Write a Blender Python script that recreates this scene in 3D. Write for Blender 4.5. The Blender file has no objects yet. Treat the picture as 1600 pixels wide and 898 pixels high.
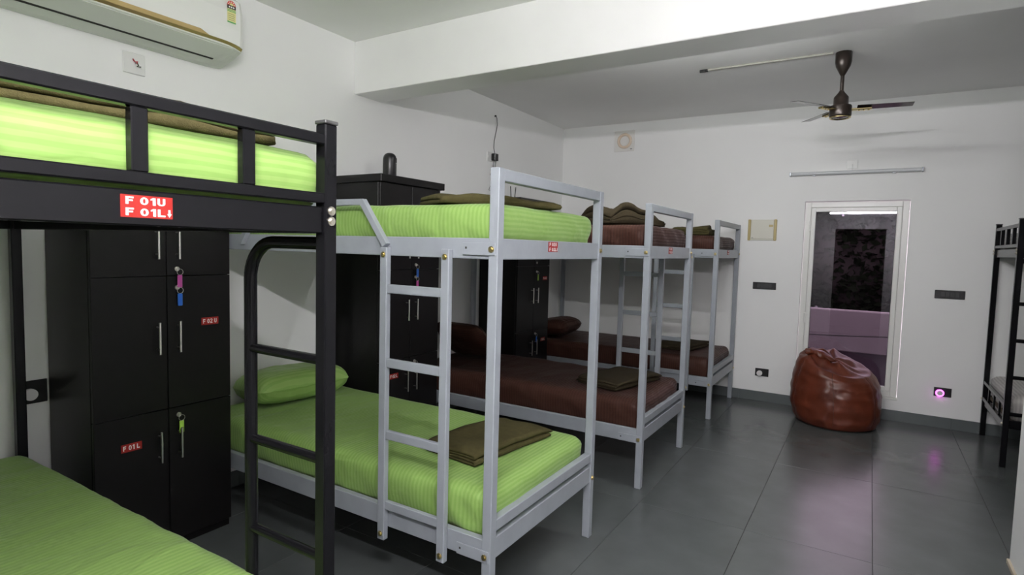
import bpy, bmesh, math, random
from mathutils import Vector, Matrix, noise

# ------------------------------------------------------------------ camera, world, exposure
sc = bpy.context.scene
COL = sc.collection
PI = math.pi

cam_d = bpy.data.cameras.new('camera')
cam_d.sensor_fit = 'HORIZONTAL'
cam_d.sensor_width = 36.0
cam_d.lens = 20.374
cam_d.clip_start = 0.02
cam = bpy.data.objects.new('camera', cam_d)
COL.objects.link(cam)
_r = Vector((0.84988161, 0.52631826, 0.02627448))
_u = Vector((-0.0584268, 0.04455937, 0.99729673))
_f = Vector((-0.5237247, 0.84911928, -0.06862128))
cm = Matrix.Identity(4)
for i in range(3):
    cm[i][0] = _r[i]; cm[i][1] = _u[i]; cm[i][2] = -_f[i]
cm[0][3], cm[1][3], cm[2][3] = 3.186, -1.7777, 1.4778
cam.matrix_world = cm
sc.camera = cam

world = bpy.data.worlds.new('world')
sc.world = world
world.use_nodes = True
bg = world.node_tree.nodes['Background']
bg.inputs[0].default_value = (0.95, 0.82, 0.91, 1)     # overcast lilac dusk
bg.inputs[1].default_value = 5.0

sc.view_settings.view_transform = 'Standard'
sc.view_settings.look = 'None'
sc.view_settings.gamma = 1.0
sc.view_settings.use_curve_mapping = False
sc.view_settings.exposure = 0.0
try:
    sc.cycles.use_denoising = True
    sc.cycles.max_bounces = 10
    sc.cycles.diffuse_bounces = 6
    sc.cycles.glossy_bounces = 4
    sc.cycles.transparent_max_bounces = 12
    sc.cycles.sample_clamp_indirect = 6.0
except Exception:
    pass
FILL_TUBE_POWER = 125.0      # added, unseen fill lamp on the far side of the beam
TUBE_POWER = 435.0        # emission strength of the lit tube lamp

# ------------------------------------------------------------------ materials
def new_mat(name):
    m = bpy.data.materials.new(name)
    m.use_nodes = True
    nt = m.node_tree
    return m, nt, nt.nodes['Principled BSDF']

def pmat(name, col, rough=0.5, metal=0.0, noise_amt=0.0, noise_scale=8.0, bump=0.0, bump_scale=60.0, spec=0.5, coat=0.0, emit=None, estr=0.0):
    m, nt, b = new_mat(name)
    b.inputs['Base Color'].default_value = (*col, 1)
    b.inputs['Roughness'].default_value = rough
    b.inputs['Metallic'].default_value = metal
    b.inputs['Specular IOR Level'].default_value = spec
    b.inputs['Coat Weight'].default_value = coat
    b.inputs['Coat Roughness'].default_value = 0.15
    N, L = nt.nodes, nt.links
    tc = N.new('ShaderNodeTexCoord')
    if noise_amt > 0:
        nz = N.new('ShaderNodeTexNoise'); nz.inputs['Scale'].default_value = noise_scale
        nz.inputs['Detail'].default_value = 5
        L.new(tc.outputs['Object'], nz.inputs['Vector'])
        mr = N.new('ShaderNodeMapRange')
        mr.inputs[1].default_value = 0.3; mr.inputs[2].default_value = 0.7
        mr.inputs[3].default_value = 1 - noise_amt; mr.inputs[4].default_value = 1 + noise_amt
        L.new(nz.outputs['Fac'], mr.inputs[0])
        mx = N.new('ShaderNodeVectorMath'); mx.operation = 'SCALE'
        mx.inputs[0].default_value = col
        L.new(mr.outputs[0], mx.inputs['Scale'])
        L.new(mx.outputs[0], b.inputs['Base Color'])
    if bump > 0:
        nb = N.new('ShaderNodeTexNoise'); nb.inputs['Scale'].default_value = bump_scale
        nb.inputs['Detail'].default_value = 4
        L.new(tc.outputs['Object'], nb.inputs['Vector'])
        bp = N.new('ShaderNodeBump'); bp.inputs['Strength'].default_value = bump
        bp.inputs['Distance'].default_value = 0.01
        L.new(nb.outputs['Fac'], bp.inputs['Height'])
        L.new(bp.outputs[0], b.inputs['Normal'])
    if emit:
        b.inputs['Emission Color'].default_value = (*emit, 1)
        b.inputs['Emission Strength'].default_value = estr
    return m

def stripe_mat(name, c1, c2, pitch, rough1, rough2, bump=0.45, sheen=0.2, spec=0.3):
    m, nt, b = new_mat(name)
    N, L = nt.nodes, nt.links
    uv = N.new('ShaderNodeUVMap'); uv.uv_map = 'sheet'
    sx = N.new('ShaderNodeSeparateXYZ'); L.new(uv.outputs[0], sx.inputs[0])
    # slight waviness of the woven stripe
    nz = N.new('ShaderNodeTexNoise'); nz.inputs['Scale'].default_value = 5; L.new(uv.outputs[0], nz.inputs['Vector'])
    ad = N.new('ShaderNodeMath'); ad.operation = 'MULTIPLY_ADD'
    L.new(nz.outputs['Fac'], ad.inputs[0]); ad.inputs[1].default_value = 0.012; L.new(sx.outputs[0], ad.inputs[2])
    dv = N.new('ShaderNodeMath'); dv.operation = 'DIVIDE'; L.new(ad.outputs[0], dv.inputs[0]); dv.inputs[1].default_value = pitch
    fr = N.new('ShaderNodeMath'); fr.operation = 'FRACT'; L.new(dv.outputs[0], fr.inputs[0])
    pp = N.new('ShaderNodeMath'); pp.operation = 'PINGPONG'; L.new(dv.outputs[0], pp.inputs[0]); pp.inputs[1].default_value = 0.5
    ss = N.new('ShaderNodeMapRange'); ss.interpolation_type = 'SMOOTHSTEP'
    ss.inputs[1].default_value = 0.20; ss.inputs[2].default_value = 0.30
    L.new(pp.outputs[0], ss.inputs[0])
    mx = N.new('ShaderNodeMix'); mx.data_type = 'RGBA'
    mx.inputs[6].default_value = (*c1, 1); mx.inputs[7].default_value = (*c2, 1)
    L.new(ss.outputs[0], mx.inputs[0]); L.new(mx.outputs[2], b.inputs['Base Color'])
    rr = N.new('ShaderNodeMapRange'); rr.inputs[3].default_value = rough1; rr.inputs[4].default_value = rough2
    L.new(ss.outputs[0], rr.inputs[0]); L.new(rr.outputs[0], b.inputs['Roughness'])
    b.inputs['Sheen Weight'].default_value = sheen
    b.inputs['Specular IOR Level'].default_value = spec
    nb = N.new('ShaderNodeTexNoise'); nb.inputs['Scale'].default_value = 1; nb.inputs['Detail'].default_value = 3
    nb.inputs['Distortion'].default_value = 0.6
    mp = N.new('ShaderNodeMapping'); mp.inputs['Scale'].default_value = (9, 4, 1); mp.inputs['Rotation'].default_value = (0, 0, 0.35)
    L.new(uv.outputs[0], mp.inputs['Vector']); L.new(mp.outputs[0], nb.inputs['Vector'])
    bp = N.new('ShaderNodeBump'); bp.inputs['Strength'].default_value = bump; bp.inputs['Distance'].default_value = 0.03
    L.new(nb.outputs['Fac'], bp.inputs['Height']); L.new(bp.outputs[0], b.inputs['Normal'])
    return m

M = {}
M['wall'] = pmat('wall_paint', (0.895, 0.90, 0.89), 0.6, noise_amt=0.012, noise_scale=1.5, bump=0.04, bump_scale=25)
M['ceiling'] = pmat('ceiling_paint', (0.875, 0.88, 0.865), 0.6, noise_amt=0.02, noise_scale=2.0, bump=0.06, bump_scale=14)
M['beam'] = pmat('beam_paint', (0.895, 0.90, 0.89), 0.32, noise_amt=0.02, noise_scale=3, bump=0.06, bump_scale=14)
M['tile'] = pmat('floor_tile', (0.085, 0.095, 0.094), 0.23, noise_amt=0.10, noise_scale=4.0, bump=0.015, bump_scale=120, spec=0.5)
M['grout'] = pmat('grout', (0.022, 0.023, 0.022), 0.8)
M['base_tile'] = pmat('skirting_tile', (0.10, 0.115, 0.115), 0.35, noise_amt=0.06)
M['cream_skirt'] = pmat('cream_skirting', (0.50, 0.44, 0.33), 0.5)
M['grey_paint'] = pmat('grey_bed_paint', (0.30, 0.325, 0.355), 0.34, noise_amt=0.05, noise_scale=12, bump=0.03, bump_scale=60)
M['black_paint'] = pmat('black_bed_paint', (0.006, 0.006, 0.007), 0.15, noise_amt=0.1, bump=0.01, bump_scale=70, spec=0.17)
M['cap_plastic'] = pmat('cap_plastic', (0.06, 0.06, 0.06), 0.4)
M['gold_bolt'] = pmat('brass_bolt', (0.62, 0.52, 0.28), 0.3, metal=1.0)
M['zinc_bolt'] = pmat('zinc_bolt', (0.75, 0.71, 0.62), 0.3, metal=1.0)
M['ply'] = pmat('plywood', (0.12, 0.09, 0.06), 0.7, noise_amt=0.2)
M['green'] = stripe_mat('green_sateen', (0.265, 0.42, 0.115), (0.22, 0.375, 0.088), 0.0195, 0.40, 0.52, sheen=0.08)
M['brown'] = stripe_mat('brown_sateen', (0.056, 0.023, 0.016), (0.042, 0.017, 0.012), 0.0195, 0.45, 0.6, sheen=0.02, spec=0.16)
M['pale'] = stripe_mat('pale_grey_sateen', (0.46, 0.44, 0.42), (0.36, 0.345, 0.33), 0.026, 0.5, 0.65)
M['olive'] = pmat('olive_wool', (0.062, 0.054, 0.021), 0.95, noise_amt=0.15, noise_scale=40, bump=0.35, bump_scale=350, spec=0.15)
M['umber'] = pmat('umber_wool', (0.034, 0.026, 0.014), 0.95, noise_amt=0.15, noise_scale=40, bump=0.35, bump_scale=350, spec=0.15)
M['laminate'] = pmat('black_laminate', (0.0055, 0.005, 0.005), 0.36, noise_amt=0.15, noise_scale=20, bump=0.04, bump_scale=200, spec=0.28)
M['steel'] = pmat('brushed_steel', (0.72, 0.70, 0.66), 0.28, metal=1.0)
M['red'] = pmat('red_sticker', (0.31, 0.008, 0.004), 0.45)
M['white_print'] = pmat('white_print', (0.85, 0.85, 0.83), 0.5)
M['white_plastic'] = pmat('white_plastic', (0.80, 0.81, 0.79), 0.35)
M['ac_white'] = pmat('ac_white', (0.82, 0.83, 0.80), 0.25)
M['ac_flap'] = pmat('ac_flap', (0.66, 0.69, 0.63), 0.35)
M['gold'] = pmat('gold_trim', (0.52, 0.39, 0.17), 0.32, metal=0.6)
M['dark_gap'] = pmat('dark_gap', (0.03, 0.03, 0.025), 0.8)
M['black_plastic'] = pmat('black_plastic', (0.014, 0.014, 0.015), 0.3)
M['black_rubber'] = pmat('black_rubber', (0.015, 0.015, 0.015), 0.6)
M['switch_grey'] = pmat('switch_grey', (0.035, 0.035, 0.037), 0.35)
M['cream_box'] = pmat('cream_box', (0.70, 0.69, 0.60), 0.4)
M['tan_strip'] = pmat('tan_strip', (0.50, 0.40, 0.17), 0.4)
M['upvc'] = pmat('white_upvc', (0.82, 0.82, 0.79), 0.3)
M['fan_brown'] = pmat('fan_brown', (0.030, 0.022, 0.018), 0.28, metal=0.4)
M['fan_blade'] = pmat('fan_blade', (0.06, 0.05, 0.05), 0.12, metal=0.75)
M['fan_gold'] = pmat('fan_gold', (0.75, 0.62, 0.33), 0.2, metal=1.0)
M['conduit'] = pmat('conduit', (0.34, 0.335, 0.29), 0.5)
M['tube_off'] = pmat('tube_off', (0.62, 0.64, 0.66), 0.25)
M['tube_cap'] = pmat('tube_cap', (0.30, 0.32, 0.35), 0.3, metal=0.6)
M['leather'] = pmat('brown_leather', (0.10, 0.022, 0.010), 0.36, noise_amt=0.22, noise_scale=7, bump=0.15, bump_scale=12, spec=0.4)
M['seam'] = pmat('leather_seam', (0.06, 0.015, 0.008), 0.4)
M['vent_white'] = pmat('vent_white', (0.80, 0.79, 0.76), 0.35)
M['vent_ring'] = pmat('vent_ring', (0.80, 0.66, 0.52), 0.15, coat=0.6)
M['magenta'] = pmat('magenta_light', (0.8, 0.1, 0.8), 0.4, emit=(1.0, 0.10, 0.95), estr=6.0)
M['night_white'] = pmat('night_light_white', (0.82, 0.80, 0.80), 0.4)
M['lit'] = pmat('lit_diffuser', (0.9, 0.9, 0.9), 0.5, emit=(1.0, 0.96, 1.0), estr=TUBE_POWER)
M['lit_fill'] = pmat('fill_diffuser', (0.9, 0.9, 0.9), 0.5, emit=(0.985, 0.985, 0.985), estr=FILL_TUBE_POWER)
M['passage_shade'] = pmat('passage_shade', (0.016, 0.013, 0.013), 0.35, noise_amt=0.2)
M['parapet'] = pmat('parapet_paint', (0.215, 0.195, 0.205), 0.8, noise_amt=0.05)
M['paving'] = pmat('outdoor_paving', (0.16, 0.14, 0.16), 0.8, noise_amt=0.1)
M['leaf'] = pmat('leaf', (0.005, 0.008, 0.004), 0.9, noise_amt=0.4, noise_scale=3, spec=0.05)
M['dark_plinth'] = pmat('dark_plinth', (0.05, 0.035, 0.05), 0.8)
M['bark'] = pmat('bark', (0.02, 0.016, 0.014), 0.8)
for k, c in dict(tag_pink=(0.62, 0.10, 0.42), tag_blue=(0.02, 0.13, 0.55), tag_lime=(0.36, 0.62, 0.08), tag_white=(0.8, 0.8, 0.8),
                 lab_yellow=(0.75, 0.72, 0.32), lab_green=(0.12, 0.42, 0.14), lab_red=(0.62, 0.06, 0.04), wire_red=(0.45, 0.03, 0.05)).items():
    M[k] = pmat(k, c, 0.4)

# tinted, slightly mirrored door glass
_g = bpy.data.materials.new('tinted_glass'); _g.use_nodes = True
_nt = _g.node_tree
_nt.nodes.remove(_nt.nodes['Principled BSDF'])
_o = _nt.nodes['Material Output']
_t = _nt.nodes.new('ShaderNodeBsdfTransparent'); _t.inputs[0].default_value = (0.55, 0.505, 0.55, 1)
_gl = _nt.nodes.new('ShaderNodeBsdfGlossy'); _gl.inputs['Roughness'].default_value = 0.015
_gl.inputs[0].default_value = (0.95, 0.92, 1.0, 1)
_fr = _nt.nodes.new('ShaderNodeFresnel'); _fr.inputs[0].default_value = 1.5
_mx = _nt.nodes.new('ShaderNodeMixShader')
_nt.links.new(_fr.outputs[0], _mx.inputs[0]); _nt.links.new(_t.outputs[0], _mx.inputs[1])
_nt.links.new(_gl.outputs[0], _mx.inputs[2]); _nt.links.new(_mx.outputs[0], _o.inputs[0])
M['glass'] = _g

# ------------------------------------------------------------------ mesh helpers
class MB:
    """collects shapes into one mesh"""
    def __init__(self):
        self.v, self.f, self.mi, self.sm = [], [], [], []
    def add(self, vs, fs, mi=0, smooth=False):
        o = len(self.v)
        self.v += [tuple(p) for p in vs]
        for f in fs:
            self.f.append([i + o for i in f]); self.mi.append(mi); self.sm.append(smooth)
        return self
    def box(self, x0, x1, y0, y1, z0, z1, bev=0.0, mi=0):
        if bev <= 0:
            vs = [(x, y, z) for x in (x0, x1) for y in (y0, y1) for z in (z0, z1)]
            fs = [(0, 1, 3, 2), (4, 6, 7, 5), (0, 4, 5, 1), (2, 3, 7, 6), (0, 2, 6, 4), (1, 5, 7, 3)]
            return self.add(vs, fs, mi)
        bev = min(bev, 0.45 * min(x1 - x0, y1 - y0, z1 - z0))
        bm = bmesh.new(); bmesh.ops.create_cube(bm, size=1)
        for v in bm.verts:
            v.co = Vector(((x0 + x1) / 2 + v.co.x * (x1 - x0), (y0 + y1) / 2 + v.co.y * (y1 - y0), (z0 + z1) / 2 + v.co.z * (z1 - z0)))
        bmesh.ops.bevel(bm, geom=list(bm.edges), offset=bev, segments=1, affect='EDGES')
        bm.verts.index_update()
        self.add([v.co for v in bm.verts], [[v.index for v in f.verts] for f in bm.faces], mi)
        bm.free(); return self
    def tube(self, pts, r, n=10, mi=0, cap=True, smooth=True, prof=None, bin_=None):
        """sweep a round (or given) profile along points; bin_ = fixed binormal for flat paths"""
        P = [Vector(p) for p in pts]
        prof = prof or [(r * math.cos(2 * PI * k / n), r * math.sin(2 * PI * k / n)) for k in range(n)]
        n = len(prof)
        rings = []; prevn = None
        for i, p in enumerate(P):
            a = (P[i] - P[i - 1]).normalized() if i > 0 else None
            b = (P[i + 1] - P[i]).normalized() if i < len(P) - 1 else None
            t = (a + b).normalized() if a is not None and b is not None else (a if b is None else b)
            sc_ = 1.0
            if a is not None and b is not None:
                sc_ = 1.0 / max(0.35, a.dot(t))
            if bin_ is not None:
                B = Vector(bin_).normalized(); Nn = B.cross(t).normalized(); s1, s2 = sc_, 1.0
            else:
                if prevn is None:
                    up = Vector((0, 0, 1)) if abs(t.z) < 0.9 else Vector((1, 0, 0))
                    Nn = up.cross(t).normalized()
                else:
                    Nn = (prevn - t * prevn.dot(t)).normalized()
                B = t.cross(Nn); s1 = s2 = 1.0
            prevn = Nn
            rings.append([p + Nn * (q[0] * s1) + B * (q[1] * s2) for q in prof])
        vs = [v for rg in rings for v in rg]
        fs = []
        for i in range(len(P) - 1):
            for k in range(n):
                k2 = (k + 1) % n
                fs.append((i * n + k, i * n + k2, (i + 1) * n + k2, (i + 1) * n + k))
        self.add(vs, fs, mi, smooth)
        if cap:
            self.add(rings[0], [list(range(n))[::-1]], mi)
            self.add(rings[-1], [list(range(n))], mi)
        return self
    def cyl(self, p0, p1, r, n=12, mi=0):
        return self.tube([p0, p1], r, n, mi)
    def lathe(self, prof, c=(0, 0, 0), n=24, mi=0, smooth=True):
        vs, fs = [], []
        for r, z in prof:
            for k in range(n):
                a = 2 * PI * k / n
                vs.append((c[0] + r * math.cos(a), c[1] + r * math.sin(a), c[2] + z))
        for i in range(len(prof) - 1):
            for k in range(n):
                k2 = (k + 1) % n
                fs.append((i * n + k, i * n + k2, (i + 1) * n + k2, (i + 1) * n + k))
        self.add(vs, fs, mi, smooth)
        return self
    def prism(self, poly, y0, y1, mi=0):
        """polygon in x,z extruded along y"""
        n = len(poly)
        vs = [(x, y0, z) for x, z in poly] + [(x, y1, z) for x, z in poly]
        fs = [(i, (i + 1) % n, n + (i + 1) % n, n + i) for i in range(n)]
        fs += [list(range(n))[::-1], list(range(n, 2 * n))]
        return self.add(vs, fs, mi)
    def mesh(self, name, mats):
        me = bpy.data.meshes.new(name)
        me.from_pydata(self.v, [], self.f)
        for m in mats:
            me.materials.append(m)
        me.polygons.foreach_set('material_index', self.mi)
        me.polygons.foreach_set('use_smooth', self.sm)
        bm = bmesh.new(); bm.from_mesh(me)
        bmesh.ops.recalc_face_normals(bm, faces=list(bm.faces))
        bm.to_mesh(me); bm.free()
        me.update()
        return me
    def build(self, name, mats, parent=None, loc=(0, 0, 0)):
        if not isinstance(mats, (list, tuple)):
            mats = [mats]
        return link(name, self.mesh(name, mats), parent, loc)

def link(name, me, parent=None, loc=(0, 0, 0), rot=None):
    o = bpy.data.objects.new(name, me)
    COL.objects.link(o)
    o.location = loc
    if rot:
        o.rotation_euler = rot
    if parent is not None:
        o.parent = parent
    return o

def tag(o, label, cat, group=None):
    o['label'] = label; o['category'] = cat
    if group:
        o['group'] = group
    return o

def thing(name, label, cat, loc=(0, 0, 0), rz=0.0, group=None):
    o = bpy.data.objects.new(name, None)
    o.empty_display_size = 0.1
    COL.objects.link(o)
    o.location = loc; o.rotation_euler = (0, 0, rz)
    return tag(o, label, cat, group)

def struct(o, label=None):
    o['kind'] = 'structure'
    if label:
        o['label'] = label
    return o

def kids(o):
    return [c for c in bpy.data.objects if c.parent == o]

def copy_tree(o, parent=None):
    c = o.copy(); COL.objects.link(c); c.parent = parent
    for ch in kids(o):
        copy_tree(ch, c)
    return c

def glyph(ch):
    """heavy block lettering; polygons in a 5 x 7 cell"""
    R = lambda x0, y0, x1, y1: [(x0, y0), (x1, y0), (x1, y1), (x0, y1)]
    def ring(x0, y0, x1, y1, t, a0=0, a1=360, n=20):
        cx, cy, rx, ry = (x0 + x1) / 2, (y0 + y1) / 2, (x1 - x0) / 2, (y1 - y0) / 2
        out = []
        for k in range(n):
            p, q = [math.radians(a0 + (a1 - a0) * w / n) for w in (k, k + 1)]
            out.append([(cx + rx * math.cos(p), cy + ry * math.sin(p)), (cx + rx * math.cos(q), cy + ry * math.sin(q)),
                        (cx + (rx - t) * math.cos(q), cy + (ry - t * .8) * math.sin(q)), (cx + (rx - t) * math.cos(p), cy + (ry - t * .8) * math.sin(p))])
        return out
    if ch == 'F': return [R(0, 0, 1.7, 7), R(1.7, 5.5, 4.8, 7), R(1.7, 2.8, 4.3, 4.2)]
    if ch == 'L': return [R(0, 0, 1.7, 7), R(1.7, 0, 4.8, 1.5)]
    if ch == 'U': return [R(0, 2.4, 1.6, 7), R(3.4, 2.4, 5, 7)] + ring(0, 0, 5, 4.8, 1.6, 180, 360)
    if ch == '0': return ring(0, 0, 5, 7, 1.65)
    if ch == '1': return [R(1.7, 0, 3.5, 7), [(0.3, 4.6), (1.7, 5.0), (1.7, 7), (0.3, 5.8)]]
    if ch == '2': return ring(0, 2.9, 5, 7, 1.5, -35, 175) + [R(0, 0, 5, 1.4), [(0, 1.4), (2.0, 1.4), (4.7, 3.9), (3.5, 4.6)]]
    if ch == '3': return ring(0, 3.2, 5, 7, 1.5, -90, 165) + ring(0, 0, 5, 3.9, 1.5, -165, 90)
    if ch == '4': return [R(2.9, 0, 4.4, 7), R(0, 1.5, 5, 2.8), [(0, 2.8), (1.6, 2.8), (2.9, 5.2), (2.9, 7)]]
    return []
def text_geo(txt):
    vs, fs = [], []; x = 0.0
    for ch in txt:
        if ch == ' ':
            x += 2.6; continue
        for poly in glyph(ch):
            o = len(vs); vs += [(x + p[0], p[1]) for p in poly]; fs.append(list(range(o, o + len(poly))))
        x += 6.0 if ch != '1' else 4.6
    return vs, fs

def sticker(name, lines, w, h, parent, loc, arrow=False):
    """red sticker facing +x (u along +y, v along +z), origin at its lower near corner"""
    mb = MB()
    mb.box(0, 0.0012, 0, w, 0, h)
    n = len(lines); rowh = h / n
    for i, t in enumerate(lines):
        vs, fs = text_geo(t)
        x0 = min(v[0] for v in vs); x1 = max(v[0] for v in vs)
        y0 = min(v[1] for v in vs); y1 = max(v[1] for v in vs)
        last = arrow and i == n - 1
        tw = w * (0.76 if n > 1 else 0.80); th = rowh * (0.68 if n > 1 else 0.60)
        bx = w * 0.09; by = h - (i + 1) * rowh + (rowh - th) / 2
        mb.add([(0.0016, bx + (v[0] - x0) / (x1 - x0) * tw, by + (v[1] - y0) / (y1 - y0) * th) for v in vs], fs, 1)
        if last:
            ax = w * 0.93; a0 = by + th; a1 = by - th * 0.05; hw = w * 0.022
            mb.add([(0.0016, ax - hw, a0), (0.0016, ax + hw, a0), (0.0016, ax + hw, a1 + th * .45), (0.0016, ax - hw, a1 + th * .45)], [(0, 1, 2, 3)], 1)
            mb.add([(0.0016, ax - hw * 2.2, a1 + th * .5), (0.0016, ax + hw * 2.2, a1 + th * .5), (0.0016, ax, a1)], [(0, 1, 2)], 1)
    return mb.build(name, [M['red'], M['white_print']], parent, loc)

def fbm(x, y, z, s=1.0):
    return noise.noise(Vector((x * s, y * s, z * s)))

# ------------------------------------------------------------------ room dimensions (metres)
YF = 4.471           # far wall face
YB = -1.95           # wall behind the camera
ZC = 2.896           # ceiling
XR = 6.14            # right wall of the far recess
XP, YP = 3.848, 1.853  # free corner of the partition on the right
T = 0.14

# floor: grout bed with single tiles
fl = struct(MB().box(-T, XR + T, YB - T, YF + T, -0.12, -0.003).build('floor', M['grout']), 'dark grey large format tiled floor')
px, py = 0.585, 1.185
xs = sorted({0.0, XR} | {2.108 + k * px for k in range(-10, 10) if 0.02 < 2.108 + k * px < XR - 0.02})
ys = sorted({YB, YF} | {1.465 + k * py for k in range(-6, 6) if YB + 0.02 < 1.465 + k * py < YF - 0.02})
tile_cache = {}
for i in range(len(xs) - 1):
    for j in range(len(ys) - 1):
        if xs[i] >= XP + 0.02 and ys[j + 1] <= YP:
            continue
        w, d = xs[i + 1] - xs[i], ys[j + 1] - ys[j]
        key = (round(w, 3), round(d, 3))
        if key not in tile_cache:
            tile_cache[key] = MB().box(0.0011, w - 0.0011, 0.0011, d - 0.0011, -0.01, 0, 0.0008).mesh('tile', [M['tile']])
        link('tile', tile_cache[key], fl, (xs[i], ys[j], 0))

# walls, ceiling, beam
wl = struct(MB().box(-T, 0, YB - T, YF + T, 0, ZC).build('wall_left', M['wall']), 'white painted wall behind the bed heads')
DX0, DX1, DZ0, DZ1 = 2.617, 3.458, 0.205, 1.993
wf = MB()
wf.box(-0.0, DX0, YF, YF + T, 0, ZC).box(DX1, XR + T, YF, YF + T, 0, ZC)
wf.box(DX0, DX1, YF, YF + T, DZ1, ZC).box(DX0, DX1, YF, YF + T, 0, DZ0)
struct(wf.build('wall_far', M['wall']), 'white far wall around the glazed door')
struct(MB().box(XR, XR + T, YP, YF, 0, ZC).build('wall_right', M['wall']), 'white wall at the head of the right black bed')
struct(MB().box(XP, XR + T, YB, YP, 0, ZC).build('wall_partition', M['wall']), 'white partition wall whose corner shows at the right edge')
BX0, BX1, BZ1 = 2.57, 3.40, 2.0
wb = MB()
wb.box(0, BX0, YB - T, YB, 0, ZC).box(BX1, XR + T, YB - T, YB, 0, ZC).box(BX0, BX1, YB - T, YB, BZ1, ZC)
struct(wb.build('wall_back', M['wall']), 'white wall with a dark doorway behind the camera')
struct(MB().box(-T, XR + T, YB - T, YF + T, ZC, ZC + 0.12).build('ceiling', M['ceiling']), 'white painted ceiling')
struct(MB().box(0, XR, 1.187, 1.446, 2.533, ZC, 0.004).build('trim_1', M['beam']), 'white plastered ceiling beam across the room')

# skirting
bb = struct(MB().box(0, XR, YF - 0.004, YF, 0, 0.094).build('baseboard_far', M['grout']), 'dark grey skirting tiles below the far wall')
for i in range(len(xs) - 1):
    MB().box(0.001, xs[i + 1] - xs[i] - 0.001, -0.012, -0.003, 0.0, 0.096, 0.001).build('skirting_tile', M['base_tile'], bb, (xs[i], YF, 0))
bl = struct(MB().box(0, 0.004, YB, YF - 0.013, 0, 0.094).build('baseboard_left', M['grout']), 'dark grey skirting tiles below the left wall')
for j in range(len(ys) - 1):
    MB().box(0.003, 0.012, 0.001, min(ys[j + 1], YF - 0.013) - ys[j] - 0.001, 0.0, 0.096, 0.001).build('skirting_tile', M['base_tile'], bl, (0, ys[j], 0))
struct(MB().box(XP - 0.012, XP, YB, YP, 0, 0.024, 0.002).build('baseboard_right', M['cream_skirt']), 'cream skirting at the foot of the partition wall')

# ------------------------------------------------------------------ glazed door in the far wall
def ring_frame(mb, x0, x1, z0, z1, w, y0, y1, bev=0.004, mi=0):
    mb.box(x0, x0 + w, y0, y1, z0, z1, bev, mi).box(x1 - w, x1, y0, y1, z0, z1, bev, mi)
    mb.box(x0 + w, x1 - w, y0, y1, z1 - w, z1, bev, mi).box(x0 + w, x1 - w, y0, y1, z0, z0 + w, bev, mi)
    return mb
dr = bpy.data.objects.new('door_1', None); COL.objects.link(dr)
dr.location = (DX0, YF, DZ0); struct(dr, 'white framed glazed door with dark tinted pane')
W_, H_ = DX1 - DX0, DZ1 - DZ0
ring_frame(MB(), 0.006, W_ - 0.006, 0.004, H_ - 0.008, 0.050, 0.012, 0.075).build('door_frame', M['upvc'], dr)
ring_frame(MB(), 0.0575, W_ - 0.0575, 0.0555, H_ - 0.0595, 0.040, 0.006, 0.055).build('door_sash', M['upvc'], dr)
MB().box(0.096, W_ - 0.096, 0.028, 0.034, 0.094, H_ - 0.098).build('pane', M['glass'], dr)
ring_frame(MB(), 0.094, W_ - 0.094, 0.092, H_ - 0.096, 0.006, 0.022, 0.028, 0).build('glazing_gasket', M['black_rubber'], dr)
MB().box(-0.003, W_ + 0.003, -0.006, 0.02, -0.018, 0.003, 0.002).build('door_sill', M['upvc'], dr)
MB().box(0.044, 0.062, -0.006, 0.012, 0.62, 0.72, 0.004).build('hinge', M['upvc'], dr)
MB().box(0.044, 0.062, -0.006, 0.012, 1.50, 1.60, 0.004).build('hinge', M['upvc'], dr)

# passage behind the doorway; its unlit darkness is put into the paint
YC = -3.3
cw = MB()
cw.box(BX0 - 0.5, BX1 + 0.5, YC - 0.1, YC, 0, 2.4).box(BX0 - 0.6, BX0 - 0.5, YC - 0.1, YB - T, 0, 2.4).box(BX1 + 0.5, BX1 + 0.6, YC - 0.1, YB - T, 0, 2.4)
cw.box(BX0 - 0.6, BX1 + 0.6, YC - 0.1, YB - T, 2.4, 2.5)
struct(cw.build('wall_passage', M['passage_shade']), 'shade-coloured walls of the passage behind the camera')
struct(MB().box(BX0 - 0.6, BX1 + 0.6, YC - 0.1, YB - T, -0.12, 0.0).build('floor_passage', M['passage_shade']), 'shade-coloured floor of the passage behind the camera')

# ------------------------------------------------------------------ outside the door
struct(MB().box(-8, 14, YF + T, 30, -0.2, -0.06).build('floor_outside', M['paving']), 'dark paving outside the glazed door')
struct(MB().box(-3, 9, 5.62, 5.77, 0.42, 0.88, 0.01).box(-3, 9, 5.66, 5.75, -0.06, 0.42, 0, 1).build('wall_outside', [M['parapet'], M['dark_plinth']]), 'lilac painted parapet wall outside the glazed door')
MB().tube([(-3 + k * 0.5, 5.55, 0.615 + 0.028 * (-3 + k * 0.5 - 3) + 0.02 * math.sin(k)) for k in range(25)], 0.006, 6).build('outdoor_cable', M['black_rubber'])
tag(bpy.data.objects['outdoor_cable'], 'thin dark cable running along the parapet seen through the door pane', 'cable')
rnd = random.Random(4)
hd = thing('hedge', 'dark leafy hedge beyond the parapet seen through the door pane', 'hedge', (1.2, 16.0, -0.06))
HW, HH = 7.0, 2.85
st_ = MB()
for k in range(14):
    x = -HW + 2 * HW * (k + .5) / 14; a = rnd.uniform(0, 2 * PI)
    st_.tube([(x, 0, -0.02), (x + .12 * math.cos(a), .1 * math.sin(a), HH * .45), (x + .35 * math.cos(a), .3 * math.sin(a), HH * .85)], 0.035, 6)
st_.build('stem', M['bark'], hd)
cv, cf_ = [], []      # dense twiggy inside of the hedge
NX_, NR_ = 60, 12
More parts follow.
